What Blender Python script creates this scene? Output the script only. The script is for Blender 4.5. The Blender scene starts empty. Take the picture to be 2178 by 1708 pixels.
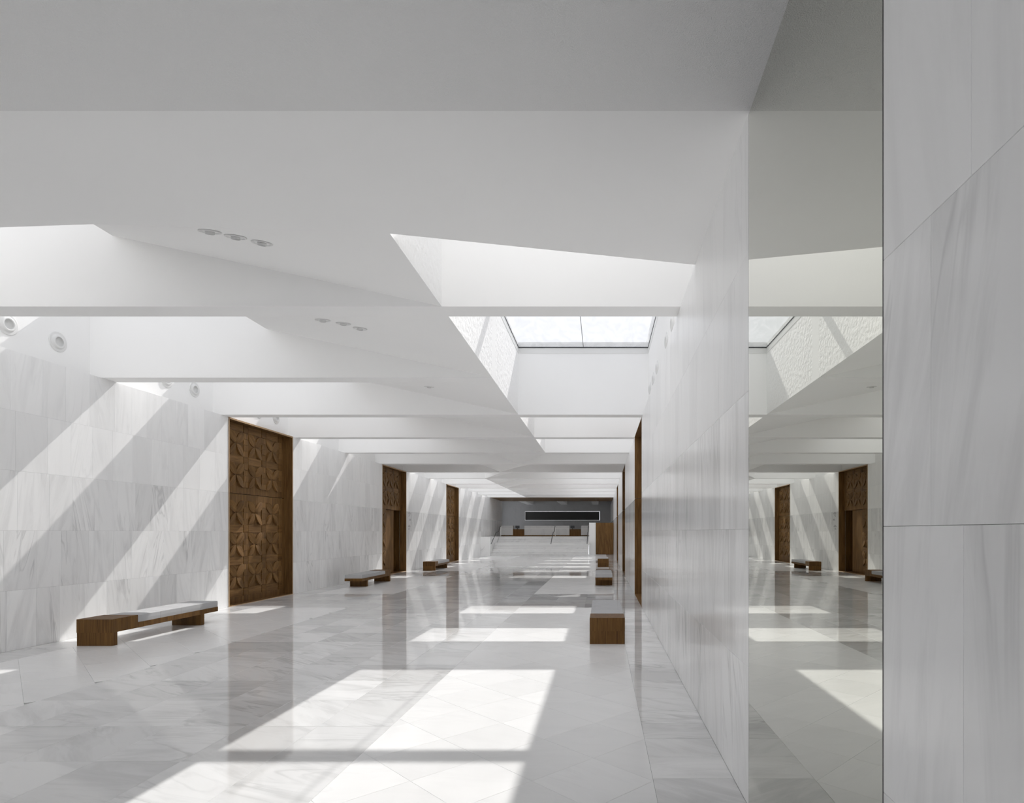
import bpy, math, random
from mathutils import Vector

# ------------------------------------------------------------------ camera, light, exposure
scene = bpy.context.scene
COL = scene.collection
PI = math.pi
H = 1.60                                     # eye height
cam_data = bpy.data.cameras.new('camera')
cam = bpy.data.objects.new('camera', cam_data)
COL.objects.link(cam)
cam.location = (0.0, 0.0, H)
cam.rotation_euler = (PI / 2, 0, 0)
cam_data.sensor_fit = 'HORIZONTAL'
cam_data.sensor_width = 36.0
cam_data.lens = 36.0 * 1276.0 / 2178.0
cam_data.shift_x = -(1279.0 - 1089.0) / 2178.0
cam_data.shift_y = (1131.0 - 854.0) / 2178.0
cam_data.clip_start = 0.02
cam_data.clip_end = 300
scene.camera = cam

world = bpy.data.worlds.new('sky')
scene.world = world
world.use_nodes = True
bg = world.node_tree.nodes['Background']
bg.inputs[0].default_value = (0.94, 0.955, 1.0, 1)
bg.inputs[1].default_value = 0.96

sun_data = bpy.data.lights.new('sun', 'SUN')
sun_data.energy = 3.0
sun_data.angle = math.radians(0.55)
sun_data.color = (1.0, 0.975, 0.94)
sun = bpy.data.objects.new('sun', sun_data)
COL.objects.link(sun)
sun.location = (6, 30, 25)
sun.rotation_euler = Vector((-0.265, -1.0, -1.0)).to_track_quat('-Z', 'Y').to_euler()

scene.view_settings.view_transform = 'Standard'
scene.view_settings.look = 'None'
scene.view_settings.gamma = 1.0
scene.view_settings.use_curve_mapping = False
scene.view_settings.exposure = 0.35
scene.cycles.use_denoising = True
world.cycles.sampling_method = 'NONE'
scene.cycles.max_bounces = 12
scene.cycles.diffuse_bounces = 8
scene.cycles.use_adaptive_sampling = True
scene.cycles.adaptive_threshold = 0.09
scene.cycles.adaptive_min_samples = 20
scene.cycles.caustics_reflective = False
scene.cycles.glossy_bounces = 5
scene.cycles.transparent_max_bounces = 16
scene.cycles.sample_clamp_indirect = 6.0

RNG = random.Random(11)

# ------------------------------------------------------------------ materials
def nodes_of(name):
    m = bpy.data.materials.new(name)
    m.use_nodes = True
    nt = m.node_tree
    nt.nodes.clear()
    out = nt.nodes.new('ShaderNodeOutputMaterial')
    return m, nt, out

def N(nt, typ, **kw):
    n = nt.nodes.new(typ)
    for k, v in kw.items():
        if k.startswith('i_'):
            n.inputs[k[2:].replace('_', ' ')].default_value = v
        else:
            setattr(n, k, v)
    return n

def math_node(nt, op, a, b=None, clamp=False):
    n = nt.nodes.new('ShaderNodeMath'); n.operation = op; n.use_clamp = clamp
    for i, v in enumerate((a, b)):
        if v is None: continue
        if isinstance(v, (int, float)): n.inputs[i].default_value = v
        else: nt.links.new(v, n.inputs[i])
    return n.outputs[0]

def vmath(nt, op, a, b=None, scale=None):
    n = nt.nodes.new('ShaderNodeVectorMath'); n.operation = op
    for i, v in enumerate((a, b)):
        if v is None: continue
        if isinstance(v, tuple): n.inputs[i].default_value = v
        else: nt.links.new(v, n.inputs[i])
    if scale is not None: n.inputs['Scale'].default_value = scale
    return n.outputs[0]

def ramp(nt, fac, stops):
    r = nt.nodes.new('ShaderNodeValToRGB')
    r.color_ramp.elements[0].position = stops[0][0]; r.color_ramp.elements[0].color = stops[0][1]
    r.color_ramp.elements[1].position = stops[1][0]; r.color_ramp.elements[1].color = stops[1][1]
    for p, c in stops[2:]:
        e = r.color_ramp.elements.new(p); e.color = c
    nt.links.new(fac, r.inputs[0])
    return r.outputs[0]

def mix_rgb(nt, fac, a, b, blend='MIX'):
    n = nt.nodes.new('ShaderNodeMix'); n.data_type = 'RGBA'; n.blend_type = blend
    for sock, v in ((n.inputs[0], fac), (n.inputs[6], a), (n.inputs[7], b)):
        if isinstance(v, (int, float)): sock.default_value = v
        elif isinstance(v, tuple): sock.default_value = v
        else: nt.links.new(v, sock)
    return n.outputs[2]

def grey(v, w=1.0):
    return (v, v * (1 - 0.003 * w), v * (1 - 0.010 * w), 1)

def principled(nt, out, rough=0.5, spec=0.5, metallic=0.0):
    p = nt.nodes.new('ShaderNodeBsdfPrincipled')
    p.inputs['Roughness'].default_value = rough
    p.inputs['Specular IOR Level'].default_value = spec
    p.inputs['Metallic'].default_value = metallic
    nt.links.new(p.outputs[0], out.inputs[0])
    return p

def plaster(name, v, rough=0.85, stipple=0.0, scale=220.0):
    m, nt, out = nodes_of(name)
    p = principled(nt, out, rough, 0.25)
    geo = N(nt, 'ShaderNodeNewGeometry')
    n1 = N(nt, 'ShaderNodeTexNoise'); n1.inputs['Scale'].default_value = 0.7; n1.inputs['Detail'].default_value = 1
    nt.links.new(geo.outputs['Position'], n1.inputs['Vector'])
    c = ramp(nt, n1.outputs[0], [(0.3, grey(v * 0.985)), (0.7, grey(v * 1.01))])
    if stipple:
        n2 = N(nt, 'ShaderNodeTexNoise'); n2.inputs['Scale'].default_value = scale; n2.inputs['Detail'].default_value = 2
        nt.links.new(geo.outputs['Position'], n2.inputs['Vector'])
        b = N(nt, 'ShaderNodeBump'); b.inputs['Strength'].default_value = stipple; b.inputs['Distance'].default_value = 0.004 if scale > 50 else 0.02
        nt.links.new(n2.outputs[0], b.inputs['Height']); nt.links.new(b.outputs[0], p.inputs['Normal'])
    nt.links.new(c, p.inputs['Base Color'])
    return m

def marble(name, base, dark, rough, plane, cloud=0.5, vein=0.5, spec=0.5, tint=0.06, ang0=0.0, angvar=1.0, coat=0.0):
    """plane 'floor': veins turn about Z; plane 'wall': veins turn about X, near vertical."""
    m, nt, out = nodes_of(name)
    p = principled(nt, out, rough, spec)
    geo = N(nt, 'ShaderNodeNewGeometry')
    at = N(nt, 'ShaderNodeAttribute', attribute_name='rnd')
    sep = N(nt, 'ShaderNodeSeparateColor'); nt.links.new(at.outputs['Color'], sep.inputs[0])
    off = vmath(nt, 'SCALE', at.outputs['Color'], scale=43.0)
    pos = vmath(nt, 'ADD', geo.outputs['Position'], off)
    rot = N(nt, 'ShaderNodeVectorRotate', rotation_type='AXIS_ANGLE')
    rot.inputs['Axis'].default_value = (0, 0, 1) if plane == 'floor' else (1, 0, 0)
    ang = math_node(nt, 'MULTIPLY_ADD', sep.outputs[0], angvar); nt.nodes[-1].inputs[2].default_value = ang0 - angvar / 2
    nt.links.new(pos, rot.inputs['Vector']); nt.links.new(ang, rot.inputs['Angle'])
    # streaks run along X on floors, along Z on walls
    sc = (0.75, 3.6, 1.0) if plane == 'floor' else (1.0, 4.2, 0.6)
    st = vmath(nt, 'MULTIPLY', rot.outputs[0], sc)
    n1 = N(nt, 'ShaderNodeTexNoise'); n1.inputs['Scale'].default_value = 1.25; n1.inputs['Detail'].default_value = 5
    n1.inputs['Roughness'].default_value = 0.62; n1.inputs['Distortion'].default_value = 0.9
    nt.links.new(st, n1.inputs['Vector'])
    n2 = N(nt, 'ShaderNodeTexNoise'); n2.inputs['Scale'].default_value = 0.9; n2.inputs['Detail'].default_value = 3
    n2.inputs['Distortion'].default_value = 1.4
    nt.links.new(vmath(nt, 'ADD', st, (7.3, 2.1, 5.5)), n2.inputs['Vector'])
    cl = math_node(nt, 'SUBTRACT', n1.outputs[0], 0.46)
    cl = math_node(nt, 'MULTIPLY', cl, 2.8 * cloud, True)
    ve = math_node(nt, 'ABSOLUTE', math_node(nt, 'SUBTRACT', n2.outputs[0], 0.5))
    ve = math_node(nt, 'SUBTRACT', 1.0, math_node(nt, 'MULTIPLY', ve, 26.0), True)
    n3 = N(nt, 'ShaderNodeTexNoise'); n3.inputs['Scale'].default_value = 0.8; n3.inputs['Detail'].default_value = 0
    nt.links.new(pos, n3.inputs['Vector'])
    msk = math_node(nt, 'MULTIPLY', math_node(nt, 'SUBTRACT', n3.outputs[0], 0.5), 5.0, True)
    ve = math_node(nt, 'MULTIPLY', math_node(nt, 'MULTIPLY', ve, msk), vein)
    f = math_node(nt, 'ADD', cl, ve, True)
    c = mix_rgb(nt, f, grey(base, 0.6), grey(dark, 0.3))
    tv = math_node(nt, 'MULTIPLY_ADD', sep.outputs[1], 2 * tint); nt.nodes[-1].inputs[2].default_value = 1 - tint
    hsv = N(nt, 'ShaderNodeHueSaturation'); nt.links.new(c, hsv.inputs['Color']); nt.links.new(tv, hsv.inputs['Value'])
    nt.links.new(hsv.outputs[0], p.inputs['Base Color'])
    if coat:
        p.inputs['Coat Weight'].default_value = coat
        p.inputs['Coat Roughness'].default_value = 0.03
    return m

def wood(name, a, b, rough=0.45, grain=1.0, var=0.25):
    """grain along local Z"""
    m, nt, out = nodes_of(name)
    p = principled(nt, out, rough, 0.22)
    tc = N(nt, 'ShaderNodeTexCoord'); oi = N(nt, 'ShaderNodeObjectInfo')
    off = N(nt, 'ShaderNodeCombineXYZ')
    r = math_node(nt, 'MULTIPLY', oi.outputs['Random'], 31.0)
    for i in range(3): nt.links.new(r, off.inputs[i])
    pos = vmath(nt, 'ADD', tc.outputs['Object'], off.outputs[0])
    st = vmath(nt, 'MULTIPLY', pos, (9.0, 9.0, 0.7))
    n1 = N(nt, 'ShaderNodeTexNoise'); n1.inputs['Scale'].default_value = 1.6 * grain; n1.inputs['Detail'].default_value = 6
    n1.inputs['Roughness'].default_value = 0.6; n1.inputs['Distortion'].default_value = 0.7
    nt.links.new(st, n1.inputs['Vector'])
    st2 = vmath(nt, 'MULTIPLY', pos, (60.0, 60.0, 1.6))
    n2 = N(nt, 'ShaderNodeTexNoise'); n2.inputs['Scale'].default_value = 2.0; n2.inputs['Detail'].default_value = 3
    nt.links.new(st2, n2.inputs['Vector'])
    f = math_node(nt, 'MULTIPLY_ADD', n2.outputs[0], 0.5); nt.links.new(math_node(nt, 'MULTIPLY', n1.outputs[0], 0.75), nt.nodes[-2].inputs[2])
    c = ramp(nt, f, [(0.42, a), (0.82, b)])
    hsv = N(nt, 'ShaderNodeHueSaturation')
    tv = math_node(nt, 'MULTIPLY_ADD', oi.outputs['Random'], var); nt.nodes[-1].inputs[2].default_value = 1 - var / 2
    nt.links.new(c, hsv.inputs['Color']); nt.links.new(tv, hsv.inputs['Value'])
    nt.links.new(hsv.outputs[0], p.inputs['Base Color'])
    bmp = N(nt, 'ShaderNodeBump'); bmp.inputs['Strength'].default_value = 0.12; bmp.inputs['Distance'].default_value = 0.002
    nt.links.new(n2.outputs[0], bmp.inputs['Height']); nt.links.new(bmp.outputs[0], p.inputs['Normal'])
    return m

def plain(name, rgb, rough=0.5, metallic=0.0, spec=0.5, noise=0.0, nscale=300.0):
    m, nt, out = nodes_of(name)
    p = principled(nt, out, rough, spec, metallic)
    tc = N(nt, 'ShaderNodeTexCoord')
    n = N(nt, 'ShaderNodeTexNoise'); n.inputs['Scale'].default_value = nscale; n.inputs['Detail'].default_value = 2
    nt.links.new(tc.outputs['Object'], n.inputs['Vector'])
    k0, k1 = 1 - noise, 1 + noise
    c = ramp(nt, n.outputs[0], [(0.3, tuple(x * k0 for x in rgb) + (1,)), (0.7, tuple(x * k1 for x in rgb) + (1,))])
    nt.links.new(c, p.inputs['Base Color'])
    return m

def glass_mat(name):
    m, nt, out = nodes_of(name)
    geo = N(nt, 'ShaderNodeNewGeometry')
    v = vmath(nt, 'MULTIPLY', geo.outputs['Position'], (2.6, 1.1, 1.0))
    n = N(nt, 'ShaderNodeTexNoise'); n.inputs['Scale'].default_value = 1.5; n.inputs['Detail'].default_value = 4; n.inputs['Distortion'].default_value = 1.5
    nt.links.new(v, n.inputs['Vector'])
    c = ramp(nt, n.outputs[0], [(0.36, (0.945, 0.947, 0.95, 1)), (0.62, (0.985, 0.987, 0.99, 1))])  # uneven tint mottles the sun patches, standing in for rippled light
    t = N(nt, 'ShaderNodeBsdfTransparent'); nt.links.new(c, t.inputs[0])
    g = N(nt, 'ShaderNodeBsdfGlossy'); g.inputs['Roughness'].default_value = 0.02
    dt = nt.nodes.new('ShaderNodeVectorMath'); dt.operation = 'DOT_PRODUCT'
    nt.links.new(geo.outputs['Normal'], dt.inputs[0]); nt.links.new(geo.outputs['Incoming'], dt.inputs[1])
    k = math_node(nt, 'SUBTRACT', 1.0, math_node(nt, 'ABSOLUTE', dt.outputs['Value']), True)   # Schlick reflectance of thin glass
    k = math_node(nt, 'MULTIPLY', math_node(nt, 'POWER', k, 5.0), 0.5)
    k = math_node(nt, 'ADD', k, 0.02)
    mx = N(nt, 'ShaderNodeMixShader')
    nt.links.new(k, mx.inputs[0]); nt.links.new(t.outputs[0], mx.inputs[1]); nt.links.new(g.outputs[0], mx.inputs[2])
    nt.links.new(mx.outputs[0], out.inputs[0])
    return m

M = {}
M['plaster'] = plaster('white_plaster', 0.955)
M['well'] = plaster('rough_white_plaster', 0.95, 0.9, 0.9, 14.0)
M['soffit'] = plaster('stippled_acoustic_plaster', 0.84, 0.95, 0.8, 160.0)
M['hone'] = marble('honed_marble', 0.93, 0.76, 0.32, 'wall', 0.45, 0.35, 0.45, 0.045, 0.0, 0.5)
M['polish'] = marble('polished_marble', 0.90, 0.60, 0.15, 'wall', 0.55, 0.65, 0.4, 0.07, 0.0, 0.7)
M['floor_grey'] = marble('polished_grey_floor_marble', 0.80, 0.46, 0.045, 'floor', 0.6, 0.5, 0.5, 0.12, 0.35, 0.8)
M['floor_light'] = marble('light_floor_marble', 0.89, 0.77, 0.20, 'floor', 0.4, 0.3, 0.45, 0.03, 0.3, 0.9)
M['stone_base'] = plain('stone_backing', (0.55, 0.55, 0.54), 0.7, noise=0.05, nscale=8)
M['step'] = marble('step_marble', 0.80, 0.58, 0.3, 'floor', 0.5, 0.4, 0.4, 0.05, 0.0, 0.3)
M['counter'] = marble('counter_marble', 0.66, 0.48, 0.35, 'wall', 0.6, 0.4, 0.4, 0.05, 0.0, 0.6)
M['wood_mid'] = wood('mid_walnut', (0.15, 0.085, 0.036, 1), (0.34, 0.22, 0.115, 1), 0.5)
M['grey_wall'] = marble('grey_back_marble', 0.50, 0.38, 0.4, 'wall', 0.5, 0.3, 0.4, 0.05, 0.0, 0.5)
M['wood'] = wood('walnut', (0.080, 0.036, 0.009, 1), (0.25, 0.135, 0.046, 1), 0.55)
M['wood_dark'] = wood('dark_walnut', (0.062, 0.026, 0.005, 1), (0.190, 0.096, 0.026, 1), 0.5)
M['wood_light'] = wood('light_walnut_edge', (0.30, 0.19, 0.10, 1), (0.46, 0.32, 0.19, 1), 0.45)
M['fabric'] = plain('grey_wool', (0.46, 0.46, 0.465), 0.95, 0, 0.1, 0.12, 500)
M['metal_white'] = plain('white_metal', (0.80, 0.80, 0.79), 0.4)
M['metal_dark'] = plain('dark_metal', (0.035, 0.037, 0.04), 0.4, 0.3)
M['black'] = plain('black_blind_cloth', (0.07, 0.068, 0.065), 0.8, noise=0.1)
M['glass'] = glass_mat('skylight_glass')
M['mirror'] = plain('tinted_mirror', (0.66, 0.665, 0.61), 0.0, 1.0)
M['hole'] = plain('nozzle_throat', (0.68, 0.68, 0.67), 0.8)
M['screen'] = plain('monitor_plastic', (0.05, 0.05, 0.055), 0.4)
M['letter'] = plain('engraved_letter_grey', (0.27, 0.26, 0.26), 0.6)

# ------------------------------------------------------------------ mesh helpers
class MB:
    def __init__(self):
        self.v = []; self.f = []; self.a = []; self.cur = (0.5, 0.5, 0.5, 1)
    def add(self, pts):
        i = len(self.v)
        self.v += [tuple(p) for p in pts]; self.a += [self.cur] * len(pts)
        return i
    def box(self, x0, x1, y0, y1, z0, z1):
        i = self.add([(x0, y0, z0), (x1, y0, z0), (x1, y1, z0), (x0, y1, z0), (x0, y0, z1), (x1, y0, z1), (x1, y1, z1), (x0, y1, z1)])
        for q in ((0, 3, 2, 1), (4, 5, 6, 7), (0, 1, 5, 4), (1, 2, 6, 5), (2, 3, 7, 6), (3, 0, 4, 7)):
            self.f.append(tuple(i + k for k in q))
        return self
    def prism(self, poly, z0, z1):
        n = len(poly)
        if sum(poly[k][0] * poly[(k + 1) % n][1] - poly[(k + 1) % n][0] * poly[k][1] for k in range(n)) < 0:
            poly = poly[::-1]
        i = self.add([(x, y, z0) for x, y in poly] + [(x, y, z1) for x, y in poly])
        self.f.append(tuple(i + k for k in reversed(range(n))))
        self.f.append(tuple(i + n + k for k in range(n)))
        for k in range(n):
            l = (k + 1) % n
            self.f.append((i + k, i + l, i + n + l, i + n + k))
        return self
    def grid(self, rows, flip=False):
        n = len(rows[0]); i = self.add([p for r in rows for p in r])
        for r in range(len(rows) - 1):
            for c in range(n - 1):
                q = (i + r * n + c, i + r * n + c + 1, i + (r + 1) * n + c + 1, i + (r + 1) * n + c)
                self.f.append(q[::-1] if flip else q)
        return self
    def tube(self, pts, r, seg=8):
        rings = []
        for k, p in enumerate(pts):
            p = Vector(p)
            d = (Vector(pts[min(k + 1, len(pts) - 1)]) - Vector(pts[max(k - 1, 0)])).normalized()
            u = d.orthogonal().normalized() if abs(d.x) > 0.9 else d.cross(Vector((1, 0, 0))).normalized()
            w = d.cross(u).normalized()
            rings.append([p + r * (math.cos(2 * PI * s / seg) * u + math.sin(2 * PI * s / seg) * w) for s in range(seg)] )
            rings[-1].append(rings[-1][0])
        self.grid(rings)
        for rg in (rings[0], rings[-1]):
            i = self.add(rg[:-1]); self.f.append(tuple(range(i, i + seg)))
        return self
    def mesh(self, name, mat, smooth=False):
        me = bpy.data.meshes.new(name)
        me.from_pydata(self.v, [], self.f)
        at = me.attributes.new('rnd', 'FLOAT_COLOR', 'POINT')
        at.data.foreach_set('color', [c for a in self.a for c in a])
        me.materials.append(M[mat])
        if smooth:
            me.polygons.foreach_set('use_smooth', [True] * len(me.polygons))
        me.update()
        return me
    def build(self, name, mat, parent=None, smooth=False, **props):
        return link(name, self.mesh(name, mat, smooth), parent, **props)

def link(name, data, parent=None, loc=(0, 0, 0), rot=(0, 0, 0), **props):
    o = bpy.data.objects.new(name, data)
    COL.objects.link(o)
    o.location = loc; o.rotation_euler = rot
    if parent: o.parent = parent
    for k, v in props.items(): o[k] = v
    return o

def thing(name, label, cat, loc=(0, 0, 0), rz=0, group=None):
    o = bpy.data.objects.new(name, None); COL.objects.link(o)
    o.empty_display_size = 0.1
    o.location = loc; o.rotation_euler = (0, 0, rz)
    o['label'] = label; o['category'] = cat
    if group: o['group'] = group
    return o

def bevel(o, w=0.01, seg=2):
    b = o.modifiers.new('bevel', 'BEVEL'); b.width = w; b.segments = seg; b.limit_method = 'ANGLE'
    return o

def inset(poly, d):
    n = len(poly); res = []
    for k in range(n):
        p0, p1, p2 = Vector(poly[k - 1]), Vector(poly[k]), Vector(poly[(k + 1) % n])
        a = (p1 - p0).normalized(); b = (p2 - p1).normalized()
        na, nb = Vector((-a.y, a.x)), Vector((-b.y, b.x))
        den = 1 + na.dot(nb)
        if den < 0.15: res.append(tuple(p1 + na * d)); continue
        res.append(tuple(p1 + (na + nb) * (d / den)))
    return res

def clip(poly, axis, val, keep_less):
    out = []
    n = len(poly)
    for k in range(n):
        a, b = poly[k], poly[(k + 1) % n]
        ia = a[axis] <= val + 1e-9 if keep_less else a[axis] >= val - 1e-9
        ib = b[axis] <= val + 1e-9 if keep_less else b[axis] >= val - 1e-9
        if ia: out.append(a)
        if ia != ib:
            t = (val - a[axis]) / (b[axis] - a[axis])
            out.append((a[0] + t * (b[0] - a[0]), a[1] + t * (b[1] - a[1])))
    res = []
    for p in out:
        if not res or (abs(p[0] - res[-1][0]) + abs(p[1] - res[-1][1])) > 1e-4: res.append(p)
    if len(res) > 1 and (abs(res[0][0] - res[-1][0]) + abs(res[0][1] - res[-1][1])) < 1e-4: res.pop()
    return res

def area(poly):
    n = len(poly)
    return 0.5 * sum(poly[k][0] * poly[(k + 1) % n][1] - poly[(k + 1) % n][0] * poly[k][1] for k in range(n))

def slab(mb, poly, to3, thick, gap=0.0005, ch=0.0011, tone=None):
    """one stone: outer rim below, chamfered face on top; to3(u, v, h)"""
    if area(poly) < 0: poly = poly[::-1]
    mb.cur = (RNG.random(), RNG.random() if tone is None else tone, RNG.random(), 1)
    p1 = inset(poly, gap); p2 = inset(p1, ch)
    n = len(poly)
    i = mb.add([to3(u, v, -thick) for u, v in p1] + [to3(u, v, -ch) for u, v in p1] + [to3(u, v, 0) for u, v in p2])
    for l in range(2):
        for k in range(n):
            m = (k + 1) % n
            mb.f.append((i + l * n + k, i + l * n + m, i + (l + 1) * n + m, i + (l + 1) * n + k))
    mb.f.append(tuple(i + 2 * n + k for k in range(n)))

# ------------------------------------------------------------------ dimensions
XL, XR = -7.92, 0.857            # marble faces of the two long walls
UL, UR = -8.10, 0.98             # plaster walls above the marble, set back
ZC, ZG = 4.04, 5.43              # underside of beams, skylight glass
XLF, XRF = -5.33, -1.73          # edges of the light wells
COURSE = ZC / 5.0
DOORS = [12.75 + 8.95 * i for i in range(3)]
DW = 2.63
BT = 0.30
def yf(k): return 6.5 + 3.0 * (k - 1)
Y_END = 48.0
Y_BACK = 56.0
Y_STAIR = 39.3
Z_LAND = 1.26
MIR0, MIR1 = 1.823, 3.492

# ------------------------------------------------------------------ floor
floor = MB().box(-9.6, 1.3, -4.2, 42.6, -0.25, -0.010).build('floor', 'stone_base', kind='structure')
tiles = []          # (nearness key, polygon, material, tone)
def rect(x0, x1, y0, y1): return [(x0, y0), (x1, y0), (x1, y1), (x0, y1)]
BL, BR = -7.34, 0.334
def strip(x0, x1, y0, y1, cols, pitch, mat):
    ys = [y0]
    while ys[-1] + pitch < y1 - 0.1: ys.append(ys[-1] + pitch)
    ys.append(y1)
    for a, b in zip(ys, ys[1:]):
        for c in range(cols):
            tiles.append((rect(x0 + (x1 - x0) * c / cols, x0 + (x1 - x0) * (c + 1) / cols, a, b), mat))
Y0F = -4.0
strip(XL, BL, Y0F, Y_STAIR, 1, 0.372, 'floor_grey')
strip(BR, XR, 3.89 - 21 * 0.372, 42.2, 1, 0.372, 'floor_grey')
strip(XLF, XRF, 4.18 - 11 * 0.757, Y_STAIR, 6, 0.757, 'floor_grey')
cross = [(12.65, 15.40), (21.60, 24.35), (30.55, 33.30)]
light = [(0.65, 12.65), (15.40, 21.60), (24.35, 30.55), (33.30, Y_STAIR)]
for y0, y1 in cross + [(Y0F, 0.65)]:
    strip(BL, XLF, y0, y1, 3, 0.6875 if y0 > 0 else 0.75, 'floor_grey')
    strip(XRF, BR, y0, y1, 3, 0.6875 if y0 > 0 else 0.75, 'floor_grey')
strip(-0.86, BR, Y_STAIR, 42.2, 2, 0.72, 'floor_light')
D = 0.78
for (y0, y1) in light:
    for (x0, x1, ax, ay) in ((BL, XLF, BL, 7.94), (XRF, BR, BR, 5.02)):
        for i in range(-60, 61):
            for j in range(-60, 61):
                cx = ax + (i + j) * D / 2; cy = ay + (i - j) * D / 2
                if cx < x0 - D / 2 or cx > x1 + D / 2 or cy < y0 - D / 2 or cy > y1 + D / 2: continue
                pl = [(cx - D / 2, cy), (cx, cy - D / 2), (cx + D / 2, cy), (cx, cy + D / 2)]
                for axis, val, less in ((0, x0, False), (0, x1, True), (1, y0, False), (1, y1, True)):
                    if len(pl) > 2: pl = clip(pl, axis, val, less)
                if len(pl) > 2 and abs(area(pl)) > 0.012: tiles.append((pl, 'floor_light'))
def shown(pl):
    """rough image size of a floor piece, 0 when it lies outside the view"""
    cx = sum(p[0] for p in pl) / len(pl); cy = sum(p[1] for p in pl) / len(pl)
    if cy < 2.9 or cx < -1.0 * cy - 0.8: return 0.0
    return abs(area(pl)) / cy ** 3
tiles.sort(key=lambda t: -shown(t[0]))
to_floor = lambda u, v, h: (u, v, h)
rest = {'floor_grey': MB(), 'floor_light': MB()}
for n, (pl, mat) in enumerate(tiles):
    if n < 300 and shown(pl) > 0:
        mb = MB(); slab(mb, pl, to_floor, 0.012); mb.build('floor_tile', mat, floor)
    else:
        slab(rest[mat], pl, to_floor, 0.012)
rest['floor_grey'].build('distant_grey_floor_tiles', 'floor_grey', floor, kind='stuff')
rest['floor_light'].build('distant_light_floor_tiles', 'floor_light', floor, kind='stuff')

# ------------------------------------------------------------------ long walls
def wall_segments(y0, y1, holes):
    segs = []; y = y0
    for a, b in sorted(holes):
        if a > y: segs.append((y, a))
        y = b
    if y < y1: segs.append((y, y1))
    return segs

def long_wall(name, face, side, y0, y1, holes, keep):
    """side -1: left wall facing +X; side +1: right wall facing -X"""
    back = face + side * 0.62
    xa, xb = sorted((face + side * 0.022, back))
    mb = MB()
    segs = wall_segments(y0, y1, holes)
    for a, b in segs: mb.box(xa, xb, a, b, -0.2, ZC)
    for a, b in holes:                                       # closed behind doors
        xc, xd = sorted((back - side * 0.02, back + side * 0.1))
        mb.box(xc, xd, a - 0.1, b + 0.1, -0.2, ZC)
    w = mb.build(name, 'stone_base', kind='structure')
    pieces = []
    for r in range(5):
        for a, b in segs:
            y = a
            while y < b - 1e-6:
                wd = RNG.choice((0.34, 0.36, 0.38, 0.42, 0.47))
                e = y + wd
                if b - e < 0.22: e = b
                pieces.append((r, y, e)); y = e
    pieces.sort(key=lambda p: -keep(p))
    rest = {'hone': MB(), 'polish': MB()}
    if side < 0: to3 = lambda u, v, h: (face + h, u, v)
    else: to3 = lambda u, v, h: (face - h, -u, v)
    for n, (r, a, b) in enumerate(pieces):
        mat = 'polish' if r < 3 else 'hone'
        pl = rect(a, b, r * COURSE, (r + 1) * COURSE)
        if side > 0: pl = [(-u, v) for u, v in pl][::-1]
        if n < 300 and keep((r, a, b)) > 0:
            mb = MB(); slab(mb, pl, to3, 0.022); mb.build('marble_slab', mat, w)
        else:
            slab(rest[mat], pl, to3, 0.022)
    for k, nm in (('hone', 'distant_honed_slabs'), ('polish', 'distant_polished_slabs')):
        if rest[k].v: rest[k].build(nm, k, w, kind='stuff')
    return w

left_holes = [(y, y + DW) for y in DOORS]
wall_left = long_wall('wall_left', XL, -1, -4.0, Y_END, left_holes, lambda p: 0 if p[2] < 7.8 else (p[2] - p[1]) / ((p[1] + p[2]) / 2) ** 3)
wall_right = long_wall('wall_right', XR, 1, -4.01, Y_BACK, left_holes + [(MIR0, MIR1)], lambda p: 0 if p[2] < 1.15 else (p[2] - p[1]) / ((p[1] + p[2]) / 2) ** 3)
MB().box(UL - 0.45, UL, -4.2, 43.0, ZC, 5.75).build('upper_plaster', 'plaster', wall_left)
MB().box(UR, UR + 0.45, -4.2, 43.0, ZC, 5.75).build('upper_plaster', 'plaster', wall_right)
nw = MB()
nw.box(-9.6, -7.4, -4.4, -4.02, -0.2, 5.75); nw.box(0.6, 1.6, -4.4, -4.02, -0.2, 5.75); nw.box(-7.4, 0.6, -4.4, -4.02, 3.6, 5.75); nw.box(-7.4, 0.6, -4.4, -4.02, -0.2, 0.0)
wall_near = nw.build('wall_near', 'plaster', kind='structure')
MB().box(-40, 40, -44, -4.4, -0.4, -0.2).build('floor_forecourt', 'step', kind='structure')

# ------------------------------------------------------------------ ceiling
NEAR_POLY = [(UR, 3.47), (UR, 5.51), (XRF, 4.91), (-4.03, 4.76), (-4.83, 4.81), (-5.6, 4.89), (-6.6, 5.03), (UL, 5.32), (UL, 3.47)]
ceiling = MB().prism(NEAR_POLY, ZC, ZG + 0.12).build('ceiling', 'plaster', kind='structure')
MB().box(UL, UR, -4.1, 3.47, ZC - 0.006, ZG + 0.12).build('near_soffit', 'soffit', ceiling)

for k in range(1, 14):
    x1 = XRF if k == 2 else UR
    MB().box(UL, x1, yf(k), yf(k) + BT, ZC, ZG + 0.12).build('beam', 'plaster', ceiling)

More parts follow.
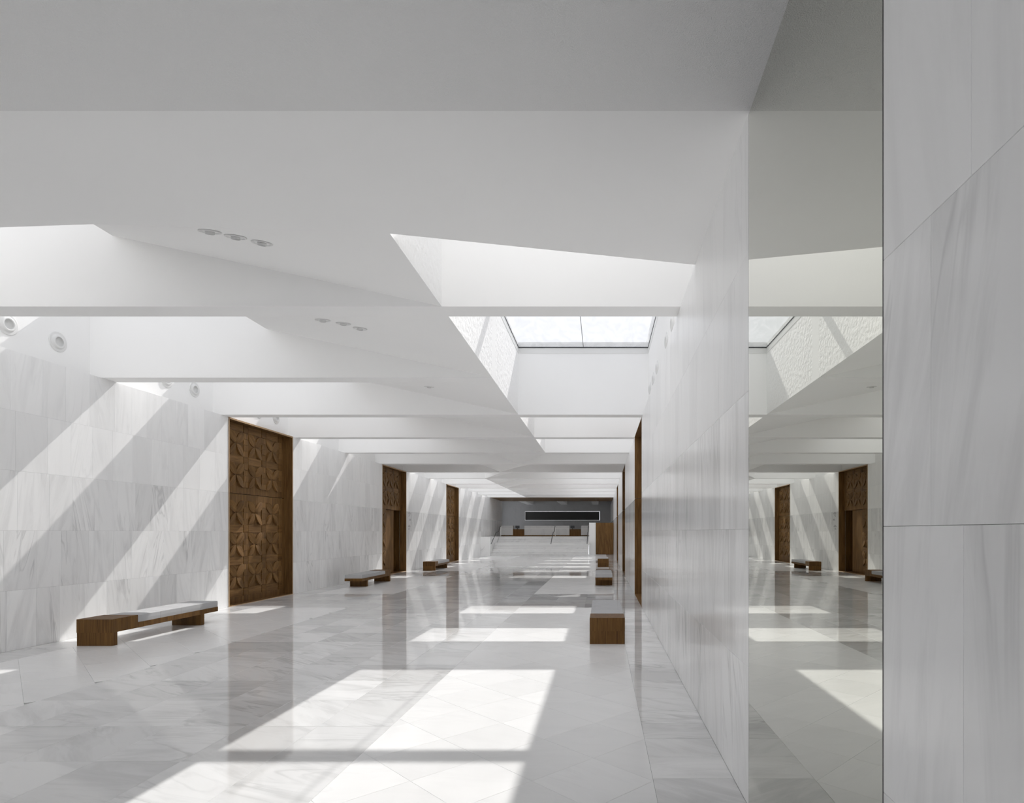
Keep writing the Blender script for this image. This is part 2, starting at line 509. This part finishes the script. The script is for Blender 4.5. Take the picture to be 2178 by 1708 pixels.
def low(k): return -1.73 if k <= 5 else (-2.93 if k == 6 else (-4.13 if k == 7 else -5.33))
def lerp(a, b, t): return tuple(a[i] + (b[i] - a[i]) * t for i in range(3))
VAULT = {}
def vault(k):
    f = yf(k)
    n = yf(k - 1) + BT
    lN, lF = low(k - 1), low(k)
    LN = (lN, n if k > 1 else 4.91, ZC); LF = (lF, f, ZC)
    ZT = ZG + 0.10
    # left edge
    if k <= 6: DL = (-4.03, n if k > 1 else 4.76, ZC); CL = (-5.30, f, 4.81); RL = -5.30
    elif k == 7: DL = (-4.6, n, ZC); CL = (-6.2, f, 4.81); RL = -6.2
    else: DL, CL, RL = LN, LF, XLF
    if k <= 5: DR, CR, RR = LN, LF, XRF
    elif k == 6: DR = LN; CR = (-1.45, f, 4.78); RR = -1.45
    elif k == 7: DR = (-1.9, n, ZC); CR = (-1.76, f, 4.70); RR = -1.76
    else: DR = (-3.03, n, ZC); CR = (-1.76, f, 4.81); RR = -1.76
    VAULT[k] = (LN, LF, DL, CL)
    T = 14; S = 12
    def patch(mb, N0, F0, N1, F1, flip):
        rows = []
        for t in range(T + 1):
            a = lerp(N0, F0, t / T); b = lerp(N1, F1, t / T)
            rows.append([lerp(a, b, s / S) for s in range(S + 1)])
        mb.grid(rows, flip)
    mb = MB()
    if DL != LN: patch(mb, LN, LF, DL, CL, True)
    if DR != LN or CR != LF: patch(mb, LN, LF, DR, CR, False)
    mb.build('vault_panel', 'plaster', ceiling, smooth=True)
    # well walls above the panel edges, closed by the roof
    wb = MB()
    tl = [(RL, DL[1], ZT), (RL, CL[1], ZT)]; tr = [(RR, DR[1], ZT), (RR, CR[1], ZT)]
    for (A, B, top, fl) in ((DL, CL, tl, False), (DR, CR, tr, True)):
        rows = [[lerp(A, B, t / T), lerp(top[0], top[1], t / T)] for t in range(T + 1)]
        wb.grid(rows, fl)
    wb.grid([[tl[0], tr[0]], [tl[1], tr[1]]])
    wb.build('well_wall', 'well', ceiling)
for k in range(1, 14): vault(k)
# closed roof over bay 7 and the cut corners of bay 6
MB().box(UL, -6.2, yf(6) + BT, yf(7), ZG, ZG + 0.2).build('roof_slab', 'plaster', ceiling)
MB().box(-1.76, UR, yf(6) + BT, yf(7), ZG, ZG + 0.2).build('roof_slab', 'plaster', ceiling)
B6 = yf(5) + BT
MB().prism([(-5.3, B6), (-5.3, yf(6)), (UL, yf(6)), (UL, 21.3)], ZG, ZG + 0.2).build('roof_slab', 'plaster', ceiling)
MB().prism([(-1.45, B6), (-1.2, B6), (UR, 21.1), (UR, yf(6)), (-1.45, yf(6))], ZG, ZG + 0.2).build('roof_slab', 'plaster', ceiling)

# ------------------------------------------------------------------ skylights
win_n = [0]
def skylight(poly, bars=()):
    win_n[0] += 1
    if area(poly) < 0: poly = poly[::-1]
    n = len(poly)
    def ring(outer, inn, z0, z1):
        mb = MB()
        i = mb.add([(x, y, z) for z in (z0, z1) for pl in (outer, inn) for x, y in pl])
        for k in range(n):
            l = (k + 1) % n
            mb.f.append((i + k, i + l, i + n + l, i + n + k)); mb.f.append((i + n + k, i + n + l, i + 3 * n + l, i + 3 * n + k))
            mb.f.append((i + 2 * n + k, i + 3 * n + k, i + 3 * n + l, i + 2 * n + l)); mb.f.append((i + k, i + 2 * n + k, i + 2 * n + l, i + l))
        return mb
    w = ring(poly, inset(poly, 0.006), ZG - 0.12, ZG - 0.004).build('window_%d' % win_n[0], 'metal_white', kind='structure')
    ring(poly, inset(poly, 0.014), ZG - 0.004, ZG + 0.014).build('gasket', 'metal_dark', w)
    MB().prism(inset(poly, 0.004), ZG + 0.014, ZG + 0.034).build('pane', 'glass', w)
    for nm, x0, x1, y0, y1, z0, z1 in bars:
        MB().box(x0, x1, y0, y1, z0, z1).build(nm, 'metal_dark' if nm == 'mullion' else 'metal_white', w)
    return w
def rp(x0, x1, y0, y1): return [(x0, y0), (x1, y0), (x1, y1), (x0, y1)]
skylight([(XRF, 4.91), (UR, 5.51), (UR, yf(1)), (XRF, yf(1))])
skylight(rp(XRF, UR, yf(1) + BT, yf(3)), [('mullion', -0.380, -0.370, yf(1) + BT + 0.04, yf(3) - 0.04, ZG + 0.004, ZG + 0.012),
                                          ('crossbar', XRF + 0.04, UR - 0.04, 9.60, 9.72, ZG - 0.11, ZG + 0.012)])
skylight(rp(XRF, UR, yf(3) + BT, yf(4)))
skylight(rp(XRF, UR, yf(4) + BT, yf(5)))
skylight([(-1.2, B6), (UR, B6), (UR, 21.1)])
for k in range(8, 14): skylight(rp(-1.76, UR, yf(k - 1) + BT, yf(k)))
skylight([(UL, 5.32), (-6.6, 5.03), (-5.30, 4.86), (-5.30, yf(1)), (UL, yf(1))])
for k in range(2, 6): skylight(rp(UL, -5.30, yf(k - 1) + BT, yf(k)))
skylight([(UL, B6), (-5.3, B6), (UL, 21.3)])
for k in range(8, 14): skylight(rp(UL, XLF, yf(k - 1) + BT, yf(k)))

# added unseen glazing behind the camera, brings sky light to the near ceiling
win_n[0] += 1
fill_glazing = MB()
for i in range(6):
    x = -7.4 + 8.0 * i / 5
    fill_glazing.box(max(-7.4, x - 0.03), min(0.6, x + 0.03), -4.30, -4.18, 0.0, 3.6)
fill_glazing.box(-7.37, 0.57, -4.30, -4.18, 0.0, 0.06); fill_glazing.box(-7.37, 0.57, -4.30, -4.18, 3.54, 3.6)
fill_glazing = fill_glazing.build('window_%d' % win_n[0], 'metal_dark', kind='structure')
for i in range(5):
    MB().box(-7.4 + 1.6 * i + 0.03, -7.4 + 1.6 * (i + 1) - 0.03, -4.25, -4.23, 0.06, 3.54).build('pane', 'glass', fill_glazing)

# ------------------------------------------------------------------ carved doors
def petal_mesh():
    """leaf along local +Z, relief towards +X"""
    mb = MB(); n = 8; L = 0.375; W = 0.092
    rows = []
    for i in range(n + 1):
        t = i / n
        w = W * math.sin(PI * min(1, max(0.0, t))) ** 0.75
        z = 0.01 + L * t
        e = math.sin(PI * t) ** 0.6
        rows.append([(0.0, -w, z), (0.010 + 0.010 * e, -w, z), (0.014 + 0.020 * e, 0, z), (0.012 + 0.036 * e, w * 0.96, z), (0.0, w, z)])
    mb.grid(rows, False)
    return mb.mesh('petal', 'wood')
def block_mesh(name, ly, lz, t, mat='wood'):
    return MB().box(0, t, -ly / 2, ly / 2, -lz / 2, lz / 2).mesh(name, mat)
PETAL = petal_mesh()
STRIP_LONG = block_mesh('strip', 0.172, 0.53, 0.012)
SQUARE = block_mesh('square', 0.172, 0.172, 0.016, 'wood_dark')
LAM = block_mesh('lamella', 0.172, 0.125, 0.013)
COLS = (0.57, 1.30, 2.03)
ROWS_LOW = (0.60, 1.31, 2.03)
ROWS_UP = (2.87, 3.57)
SEAM = 2.45

def carve(leaf, x, y0, cols, rows, ya, yb, za, zb):
    for cz in rows:
        for cy in cols:
            for q in range(4):
                link('petal', PETAL, leaf, (x, y0 + cy, cz), (PI / 4 + q * PI / 2, 0, 0))
        edges = [ (c - 0.365) for c in cols] + [cols[-1] + 0.365]
        for ey in edges:                                    # strips of stacked short blocks beside the flowers
            if ya + 0.09 < ey < yb - 0.09:
                for s in range(4):
                    link('lamella', LAM, leaf, (x, y0 + ey, cz - 0.2025 + 0.135 * s), (PI / 2 if False else 0, 0, 0))
    lines = [rows[0] - 0.36] + [(a + b) / 2 for a, b in zip(rows, rows[1:])] + [rows[-1] + 0.36]
    for lz in lines:
        if not (za + 0.09 < lz < zb - 0.09): continue
        for cy in cols:
            link('strip', STRIP_LONG, leaf, (x, y0 + cy, lz), (PI / 2, 0, 0))
        for ey in [c - 0.365 for c in cols] + [cols[-1] + 0.365]:
            if ya + 0.09 < ey < yb - 0.09:
                link('square', SQUARE, leaf, (x, y0 + ey, lz), (PI / 2, 0, 0))

def door(n, y0, style):
    y1 = y0 + DW; xi = XL - 0.20
    mb = MB()                                               # lining of the recess
    t = 0.02
    mb.box(XL - 0.25, XL + 0.004, y0, y0 + t, 0, ZC); mb.box(XL - 0.25, XL + 0.004, y1 - t, y1, 0, ZC)
    mb.box(XL - 0.25, XL + 0.004, y0 + t, y1 - t, ZC - t, ZC - 0.001); mb.box(XL - 0.25, XL + 0.004, y0 + t, y1 - t, -0.008, 0.012)
    d = mb.build('door_%d' % n, 'wood', kind='structure')
    eb = MB()                                               # light edge of the frame
    eb.box(XL + 0.004, XL + 0.012, y0 - 0.012, y0 + 0.016, 0, ZC - 0.001); eb.box(XL + 0.004, XL + 0.012, y1 - 0.016, y1 + 0.012, 0, ZC - 0.001)
    eb.box(XL + 0.004, XL + 0.012, y0 + 0.016, y1 - 0.016, ZC - 0.036, ZC - 0.001); eb.box(XL + 0.004, XL + 0.012, y0 + 0.016, y1 - 0.016, 0, 0.016)
    eb.build('frame_edge', 'wood_light', d)
    up = MB().box(xi - 0.05, xi, y0 + t, y1 - t, SEAM + 0.006, ZC - t).build('upper_leaf', 'wood', d)
    carve(up, xi, y0, COLS, ROWS_UP, t, DW - t, SEAM, ZC - t)
    if style == 'open':
        lw = 0.93
        lo = MB().box(xi - 0.05, xi, y0 + t, y0 + lw, 0.012, SEAM - 0.006).build('lower_leaf', 'wood', d)
        carve(lo, xi, y0, COLS[:1], ROWS_LOW, t, lw, 0, SEAM)
        rv = MB()                                           # wood lined passage behind the open leaf
        rv.box(XL - 0.58, XL - 0.26, y0 + lw - 0.04, y0 + lw, 0, SEAM); rv.box(XL - 0.58, XL - 0.26, y1 - 0.06, y1 - 0.02, 0, SEAM)
        rv.box(XL - 0.60, XL - 0.56, y0 + lw, y1 - 0.06, 0, SEAM); rv.box(XL - 0.58, XL - 0.26, y0 + lw, y1 - 0.06, SEAM, SEAM + 0.04)
        rv.box(XL - 0.58, XL - 0.26, y0 + lw, y1 - 0.06, -0.02, 0.004)
        rv.build('passage_lining', 'wood_dark', d)
        MB().box(xi - 0.12, xi - 0.07, y0 + lw + 0.02, y0 + lw + 1.02, 0.012, SEAM - 0.01).build('sliding_leaf', 'wood', d)
    else:
        yb = DW - t - (0.05 if style == 'ajar' else 0.02)
        lo = MB().box(xi - 0.05, xi, y0 + t, y0 + yb, 0.012, SEAM - 0.006).build('lower_leaf', 'wood', d)
        carve(lo, xi, y0, COLS, ROWS_LOW, t, yb, 0, SEAM)
    return d
door(1, DOORS[0], 'closed'); door(2, DOORS[1], 'open'); door(3, DOORS[2], 'ajar')

def right_door(n, y0):
    y1 = y0 + DW; t = 0.02
    mb = MB()
    for z0, z1, dd in ((0.012, SEAM - 0.004, 0.0), (SEAM + 0.004, ZC - 0.001, 0.004)):
        mb.box(XR - 0.002, XR + 0.25, y0, y0 + t + dd, z0, z1); mb.box(XR - 0.002, XR + 0.25, y1 - t - dd, y1, z0, z1)
    mb.box(XR - 0.002, XR + 0.25, y0 + t, y1 - t, ZC - 0.022, ZC - 0.001); mb.box(XR - 0.002, XR + 0.25, y0, y1, -0.008, 0.012)
    d = mb.build('door_%d' % n, 'wood', kind='structure')
    MB().box(XR + 0.2, XR + 0.24, y0 + t, y1 - t, SEAM + 0.006, ZC - 0.022).build('upper_leaf', 'wood', d)
    MB().box(XR + 0.2, XR + 0.24, y0 + t, y1 - t, 0.012, SEAM - 0.006).build('lower_leaf', 'wood', d)
    return d
for i, y in enumerate(DOORS): right_door(4 + i, y)

# ------------------------------------------------------------------ mirror panel
mir = thing('mirror_panel', 'tall tinted mirror panel set flush in the right marble wall', 'mirror', (XR, (MIR0 + MIR1) / 2, 0))
hw = (MIR1 - MIR0) / 2
MB().box(0.0, 0.02, -hw + 0.006, hw - 0.003, 0.004, ZC - 0.012).build('mirror_glass', 'mirror', mir)
MB().box(0.0, 0.03, -hw, -hw + 0.006, 0.002, ZC - 0.012).build('edge_strip', 'metal_dark', mir)
MB().box(0.0, 0.03, hw - 0.003, hw, 0.002, ZC - 0.012).build('edge_strip', 'metal_dark', mir)

# ------------------------------------------------------------------ benches
def rounded_prism(mb, x0, x1, y0, y1, z0, z1, r, seg=4):
    pts = []
    for cx, cy, a0 in ((x1 - r, y1 - r, 0), (x0 + r, y1 - r, PI / 2), (x0 + r, y0 + r, PI), (x1 - r, y0 + r, 3 * PI / 2)):
        for s in range(seg + 1):
            a = a0 + PI / 2 * s / seg
            pts.append((cx + r * math.cos(a), cy + r * math.sin(a)))
    mb.prism(pts, z0, z1)
def cushion_mesh():
    mb = MB(); nx, ny = 8, 8
    X, Y, Z = 0.244, 0.229, 0.108
    def sup(u): return math.copysign(abs(u) ** 0.35, u)
    top = []; bot = []
    for j in range(ny + 1):
        rt = []; rb = []
        for i in range(nx + 1):
            u = -1 + 2 * i / nx; v = -1 + 2 * j / ny
            e = max(abs(u), abs(v))
            rt.append((X * u, Y * v, Z * (0.93 if e > 0.99 else 1.0) + 0.004 * (1 - u * u) * (1 - v * v)))
            rb.append((X * u, Y * v, 0.0))
        top.append(rt); bot.append(rb)
    mb.grid(top)
    ring_t = top[0] + [r[-1] for r in top[1:]] + top[-1][-2::-1] + [r[0] for r in top[-2:0:-1]]
    ring_b = bot[0] + [r[-1] for r in bot[1:]] + bot[-1][-2::-1] + [r[0] for r in bot[-2:0:-1]]
    mid = [(x * 1.012, y * 1.006, Z * 0.45) for x, y, z in ring_b]
    mb.grid([ring_b + ring_b[:1], mid + mid[:1], ring_t + ring_t[:1]])
    return mb.mesh('cushion', 'fabric')
CUSHION = cushion_mesh()
fr = MB(); fr.box(-0.25, 0.25, 0.47, 2.32, 0.183, 0.262); fr.box(-0.25, 0.25, 0.0, 0.47, 0.183, 0.372)
FRAME_ME = fr.mesh('bench_frame', 'wood_dark')
lg = MB(); rounded_prism(lg, -0.25, 0.25, 0.0, 0.10, 0.0, 0.183, 0.012); LEG_ME = lg.mesh('leg', 'wood_dark')
def bench(x, y, flip, label):
    b = thing('bench', label, 'bench', (x, y, 0.0), PI if flip else 0, 'walnut benches along the walls')
    link('frame', FRAME_ME, b)
    for ly in (0.0, 1.86): link('leg', LEG_ME, b, (0, ly, 0))
    for i in range(4): link('cushion', CUSHION, b, (0, 0.47 + 0.231 + 0.4625 * i, 0.262))
    return b
bench(-7.10, 8.40, False, 'walnut bench with grey cushions, nearest on the left, before the first carved door')
bench(-7.09, 19.47, True, 'walnut bench by the left wall in front of the half-open carved door')
bench(-7.08, 24.65, False, 'small distant walnut bench on the left, nearest the farthest carved door')
bench(0.085, 8.54, False, 'walnut bench with grey cushions on the right, closest to the camera')
bench(0.075, 19.87, True, 'middle of the three walnut benches along the right wall')
bench(0.085, 27.08, False, 'farthest walnut bench on the right, before the tall wood cabinet')

# ------------------------------------------------------------------ downlights in the sloping ceiling panels, air nozzles on the upper walls
def lathe(profile, seg=24, axis='x'):
    """profile (r, h); h along +X"""
    mb = MB(); rows = []
    for r, h in profile:
        rows.append([(h, r * math.cos(2 * PI * s / seg), r * math.sin(2 * PI * s / seg)) for s in range(seg + 1)])
    mb.grid(rows)
    return mb
NOZ_RING = lathe([(0.150, 0.0), (0.149, 0.008), (0.140, 0.012), (0.118, 0.006), (0.108, 0.010), (0.098, 0.026), (0.080, 0.034), (0.070, 0.030)]).mesh('nozzle_ring', 'metal_white', True)
NOZ_HOLE = lathe([(0.070, 0.030), (0.068, 0.006), (0.0005, 0.004)]).mesh('nozzle_throat', 'hole', True)
def nozzle(x, y, z, right, label, grp):
    o = thing('air_nozzle', label, 'air nozzle', (x, y, z), PI if right else 0, grp)
    link('ring', NOZ_RING, o); link('throat', NOZ_HOLE, o)
ORD = ('nearest', 'middle', 'farthest')
ORDB = {2: 'second', 3: 'third', 4: 'fourth'}
for k in (2, 3, 4):
    for q, dy in enumerate((0.61, 1.38, 2.14)):
        if q == 0: continue
        nozzle(UL, yf(k - 1) + BT + dy, 4.43, False,
               '%s round white air nozzle on the left upper wall in the %s roof bay' % ('nearer' if q == 1 else 'farther', ORDB[k]), 'air nozzles on the upper walls')
for k in (2, 3):
    for q, dy in enumerate((0.61, 1.38, 2.14)):
        nozzle(UR, yf(k - 1) + BT + dy, 4.43, True,
               '%s air nozzle on the right upper wall, %s half of the big skylight well' % (ORD[q], 'near' if k == 2 else 'far'), 'air nozzles on the upper walls')
DL_RING = lathe([(0.085, 0.0), (0.083, 0.006), (0.070, 0.007), (0.066, -0.0), (0.060, -0.004)]).mesh('trim_ring', 'metal_white', True)
DL_LAMP = lathe([(0.036, 0.002), (0.035, 0.020), (0.028, 0.022), (0.024, 0.008), (0.0005, 0.006)]).mesh('spot_lamp', 'hole', True)
def downlight(k, s, t, label, grp):
    LN, LF, DL, CL = VAULT[k]
    def P(s, t): return Vector(lerp(lerp(LN, LF, t), lerp(DL, CL, t), s))
    p = P(s, t)
    n = (P(s + 0.01, t) - p).cross(P(s, t + 0.01) - p).normalized()
    if n.z > 0: n = -n
    o = bpy.data.objects.new('downlight', None); COL.objects.link(o); o.empty_display_size = 0.05
    o.location = p + n * 0.003
    o.rotation_euler = n.to_track_quat('X', 'Z').to_euler()
    o['label'] = label; o['category'] = 'downlight'; o['group'] = grp
    link('trim_ring', DL_RING, o); link('spot_lamp', DL_LAMP, o)
def find_on_vault(k, px, py):
    LN, LF, DL, CL = VAULT[k]
    best = None
    for i in range(81):
        for j in range(81):
            s, t = i / 80, j / 80
            p = lerp(lerp(LN, LF, t), lerp(DL, CL, t), s)
            x = 1279 + 1276 * p[0] / p[1]; y = 1131 - 1276 * (p[2] - H) / p[1]
            e = (x - px) ** 2 + (y - py) ** 2
            if best is None or e < best[0]: best = (e, s, t)
    return best[1], best[2]
spots = []
for px, py in ((447, 490), (503, 502), (556, 517)): spots.append(find_on_vault(1, px, py))
base2 = [find_on_vault(2, px, py) for px, py in ((688, 680), (729, 689), (766, 699))]
for k, st in ((1, spots), (2, base2), (3, base2)):
    for q, (s, t) in enumerate(st):
        if k in (3, 4) and q != 2: continue
        lab = 'single round white downlight showing in the third sloping ceiling panel' if k == 3 else '%s round white downlight in the %s sloping ceiling panel' % (('leftmost', 'middle', 'rightmost')[q], ('', 'nearest', 'second')[k])
        downlight(k, s, t, lab, 'downlights in the sloping ceiling panels')

# ------------------------------------------------------------------ stairs, landing and far hall
stairs = thing('staircase', 'wide flight of pale marble steps at the far end of the hall', 'stairs', (-4.07, Y_STAIR, 0))
ys = [0.30 * i for i in range(6)] + [2.7, 3.0, 3.3]
for i in range(9):
    a = ys[i]; b = (ys[i + 1] + 0.02) if i < 8 else 3.6
    mb = MB(); mb.cur = (RNG.random(), RNG.random(), RNG.random(), 1)
    mb.box(-3.20, 3.21, a + 0.02, 3.6 if i == 8 else b + 0.3, 0.0 if i == 0 else 0.14 * i - 0.02, 0.14 * (i + 1) - 0.03)
    mb.box(-3.20, 3.21, a, b, 0.14 * (i + 1) - 0.03, 0.14 * (i + 1))
    mb.build('step', 'step', stairs)
cheek = MB(); cheek.cur = (0.3, 0.5, 0.7, 1)
cheek.box(XL, -7.28, Y_STAIR, 42.9, 0.0, Z_LAND)
cheek.build('trim_1', 'polish', kind='structure')
land = MB(); land.cur = (0.6, 0.4, 0.2, 1)
land.box(XL, -0.87, 42.9, Y_BACK, 0.9, Z_LAND); land.box(-0.87, XR, 44.1, Y_BACK, 0.9, Z_LAND); land.box(-9.6, XL, Y_END, Y_BACK, 0.9, Z_LAND)
land.build('floor_landing', 'step', kind='structure')
par = MB(); par.box(-0.86, -0.40, 42.2, 44.1, 0.0, 2.235)
par.build('wall_parapet', 'plaster', kind='structure')

cab = thing('cabinet', 'tall walnut cabinet beside the white parapet at the foot of the stairs', 'cabinet', (0.22, 42.2, 0))
MB().box(-0.615, 0.63, 0.02, 1.6, 0.0, 2.235).build('body', 'wood', cab)
for i in range(2):
    x0 = -0.615 + i * 0.6225
    MB().box(x0 + 0.003, x0 + 0.6195, 0.0, 0.02, 0.01, 2.23).build('door', 'wood', cab)

RAIL = [(0, 39.2, 0.0), (0, 39.2, 0.80), (0, 41.1, 1.56), (0, 42.0, 1.60), (0, 42.75, 1.98), (0, 43.0, 1.98)]
def handrail(x, label, foot=True):
    h = thing('handrail', label, 'handrail', (x, Y_STAIR - 0.1, 0), 0, 'stair handrails')
    pts = [(0, y - 39.2, z) for _, y, z in RAIL]
    MB().tube(pts[1:], 0.022).build('rail', 'metal_dark', h)
    MB().tube(pts[:2], 0.015).build('post', 'metal_white', h)
    MB().tube([(0, 3.75, Z_LAND), (0, 3.75, 1.98)], 0.018).build('post', 'metal_white', h)
handrail(-7.20, 'dark handrail on the left side of the stairs, by the marble wall')
handrail(-3.30, 'dark handrail in the middle of the stairs')
handrail(-0.93, 'dark handrail at the right side of the stairs, against the white parapet')

# reception
def counter(name, x0, x1, ztop, white, label, group):
    w = thing(name, label, 'counter', ((x0 + x1) / 2, 45.0, Z_LAND), 0, group)
    hx = (x1 - x0) / 2
    if white:
        mb = MB(); mb.cur = (RNG.random(), RNG.random(), RNG.random(), 1)
        mb.box(-hx, hx, 0.0, 0.75, 0.075, ztop - Z_LAND - 0.24); mb.build('front', 'counter', w)
        MB().box(-hx, hx, 0.04, 0.75, 0.0, 0.075).build('plinth', 'wood_dark', w)
        MB().box(-hx, hx, -0.02, 0.75, ztop - Z_LAND - 0.24, ztop - Z_LAND - 0.215).build('ledge', 'metal_white', w)
        mb = MB(); mb.cur = (RNG.random(), RNG.random(), RNG.random(), 1)
        mb.box(-hx, hx, 0.05, 0.75, ztop - Z_LAND - 0.215, ztop - Z_LAND); mb.build('upstand', 'counter', w)
    else:
        MB().box(-hx, hx, 0.02, 0.75, 0.0, ztop - Z_LAND - 0.03).build('front', 'wood_dark', w)
        MB().box(-hx, hx, 0.0, 0.75, ztop - Z_LAND - 0.03, ztop - Z_LAND).build('worktop', 'wood_dark', w)
    return w
counter('reception_counter', -5.775, -2.395, 2.05, True, 'long pale stone counter in the middle of the reception desk', 'stone counters of the reception')
counter('reception_counter', -7.60, -6.635, 2.05, True, 'short pale stone counter at the left end of the reception desk', 'stone counters of the reception')
counter('reception_counter', -1.525, -0.45, 2.05, True, 'short pale stone counter at the right end, half behind the parapet', 'stone counters of the reception')
counter('service_desk', -6.63, -5.78, 1.79, False, 'low dark walnut desk left of the long stone counter', 'walnut desks of the reception')
counter('service_desk', -2.39, -1.53, 1.79, False, 'low dark walnut desk right of the long stone counter', 'walnut desks of the reception')
for x, s in ((-6.34, 'left'), (-2.18, 'right')):
    mo = thing('monitor', 'small dark monitor on the %s walnut desk of the reception' % s, 'monitor', (x, 45.35, 1.79), 0, 'monitors at the reception')
    MB().box(-0.16, 0.16, 0.0, 0.03, 0.06, 0.27).build('screen', 'screen', mo)
    MB().box(-0.03, 0.03, 0.03, 0.05, 0.0, 0.12).build('stand', 'screen', mo)
    MB().box(-0.09, 0.09, -0.05, 0.09, 0.0, 0.012).build('base', 'screen', mo)

# wooden ceiling of the portal
for i in range(7):
    x0 = XL + (XR - XL) * i / 7; x1 = XL + (XR - XL) * (i + 1) / 7
    MB().box(x0 + 0.006, x1 - 0.006, 42.8, Y_END, ZC - 0.002, ZC + 0.03).build('wood_panel', 'wood_mid', ceiling)
MB().box(-9.6, 1.6, 42.8, Y_END, ZC + 0.03, ZC + 0.5).build('portal_slab', 'plaster', ceiling)
MB().box(-9.6, 1.6, Y_END, Y_BACK + 0.3, 4.62, 4.9).build('far_slab', 'plaster', ceiling)
for x in (-6.6, -3.45, -0.55):
    MB().box(x - 0.28, x + 0.28, Y_END + 0.01, Y_BACK, 4.12, 4.62).build('far_beam', 'plaster', ceiling)
# back wall with the wide slot window
WX0, WX1, WZ0, WZ1 = -7.13, -0.13, 2.66, 3.51
wbk = MB(); wbk.cur = (0.2, 0.5, 0.8, 1)
wbk.box(-9.7, WX0, Y_BACK, Y_BACK + 0.3, 0.9, 4.9); wbk.box(WX1, 1.6, Y_BACK, Y_BACK + 0.3, 0.9, 4.9)
wbk.box(WX0, WX1, Y_BACK, Y_BACK + 0.3, 0.9, WZ0); wbk.box(WX0, WX1, Y_BACK, Y_BACK + 0.3, WZ1, 4.9)
wall_back = wbk.build('wall_back', 'grey_wall', kind='structure')
fm = MB(); g = 0.008
fm.box(WX0, WX1, Y_BACK + 0.02, Y_BACK + 0.28, WZ0, WZ0 + g); fm.box(WX0, WX1, Y_BACK + 0.02, Y_BACK + 0.28, WZ1 - g, WZ1)
fm.box(WX0, WX0 + g, Y_BACK + 0.02, Y_BACK + 0.28, WZ0 + g, WZ1 - g); fm.box(WX1 - g, WX1, Y_BACK + 0.02, Y_BACK + 0.28, WZ0 + g, WZ1 - g)
slot = fm.build('window_%d' % (win_n[0] + 1), 'metal_white', kind='structure')
MB().box(WX0 + g, WX1 - g, Y_BACK + 0.2, Y_BACK + 0.21, WZ0 + g, WZ1 - g).build('pane', 'glass', slot)
bl = thing('roller_blind', 'long black blind drawn over the slot window in the back wall', 'blind', ((WX0 + WX1) / 2, Y_BACK + 0.1, WZ0))
MB().box(-(WX1 - WX0) / 2 + 0.022, (WX1 - WX0) / 2 - 0.05, 0.0, 0.012, 0.022, WZ1 - WZ0 - 0.03).build('cloth', 'black', bl)
MB().tube([(-(WX1 - WX0) / 2 + 0.022, 0.03, WZ1 - WZ0 - 0.055), ((WX1 - WX0) / 2 - 0.05, 0.03, WZ1 - WZ0 - 0.055)], 0.018).build('roller', 'metal_dark', bl)
sl = MB()
sl.box(-9.9, -9.6, Y_END - 0.1, Y_END + 0.8, 0.9, 4.9); sl.box(-9.9, -9.6, Y_BACK - 0.8, Y_BACK + 0.3, 0.9, 4.9)
sl.box(-9.9, -9.6, Y_END + 0.8, Y_BACK - 0.8, 0.9, 1.7); sl.box(-9.9, -9.6, Y_END + 0.8, Y_BACK - 0.8, 4.1, 4.9)
sl.box(-9.9, -9.6, Y_END - 0.1, Y_BACK + 0.3, 0.88, 0.9)
win_n[0] += 2
fill_window = MB()  # added unseen side window, lets sky light into the dim far hall
for i in range(5):
    y = Y_END + 0.8 + 6.4 * i / 4
    fill_window.box(-9.8, -9.7, max(Y_END + 0.8, y - 0.03), min(Y_BACK - 0.8, y + 0.03), 1.7, 4.1)
fill_window = fill_window.build('window_%d' % win_n[0], 'metal_dark', kind='structure')
for i in range(4):
    MB().box(-9.76, -9.74, Y_END + 0.83 + 1.6 * i, Y_END + 2.37 + 1.6 * i, 1.7, 4.1).build('pane', 'glass', fill_window)
sl.box(-9.7, XL - 0.05, Y_END - 0.3, Y_END - 0.01, 0.9, 4.9)
sl.build('wall_far_left', 'grey_wall', kind='structure')
MB().box(XR + 0.05, XR + 0.5, 42.8, Y_BACK + 0.3, ZC, 4.9).build('wall_far_right', 'grey_wall', kind='structure')

# ------------------------------------------------------------------ lettering on the marble beside the second door
ins = thing('wall_lettering', 'small grey lettering on the left marble wall beside the half-open door', 'lettering', (XL, 24.95, 1.6))
for yy, x0, x1 in ((1089.6, 868.4, 872.4), (1092.5, 868.4, 873.8), (1095.6, 869.0, 871.6), (1098.0, 868.8, 870.6), (1104.2, 870.8, 873.6), (1106.6, 870.2, 873.4),
                   (1117.3, 868.8, 871.6), (1119.6, 867.8, 872.6), (1123.4, 868.6, 870.8), (1125.6, 868.2, 870.8)):
    Ya = 1276 * -XL / (1279 - x0); Yb = 1276 * -XL / (1279 - x1)
    z = (1131 - yy) * Ya / 1276
    MB().box(0.0005, 0.004, Ya - 24.95, Yb - 24.95, z - 0.011, z + 0.011).build('letter_mark', 'letter', ins)
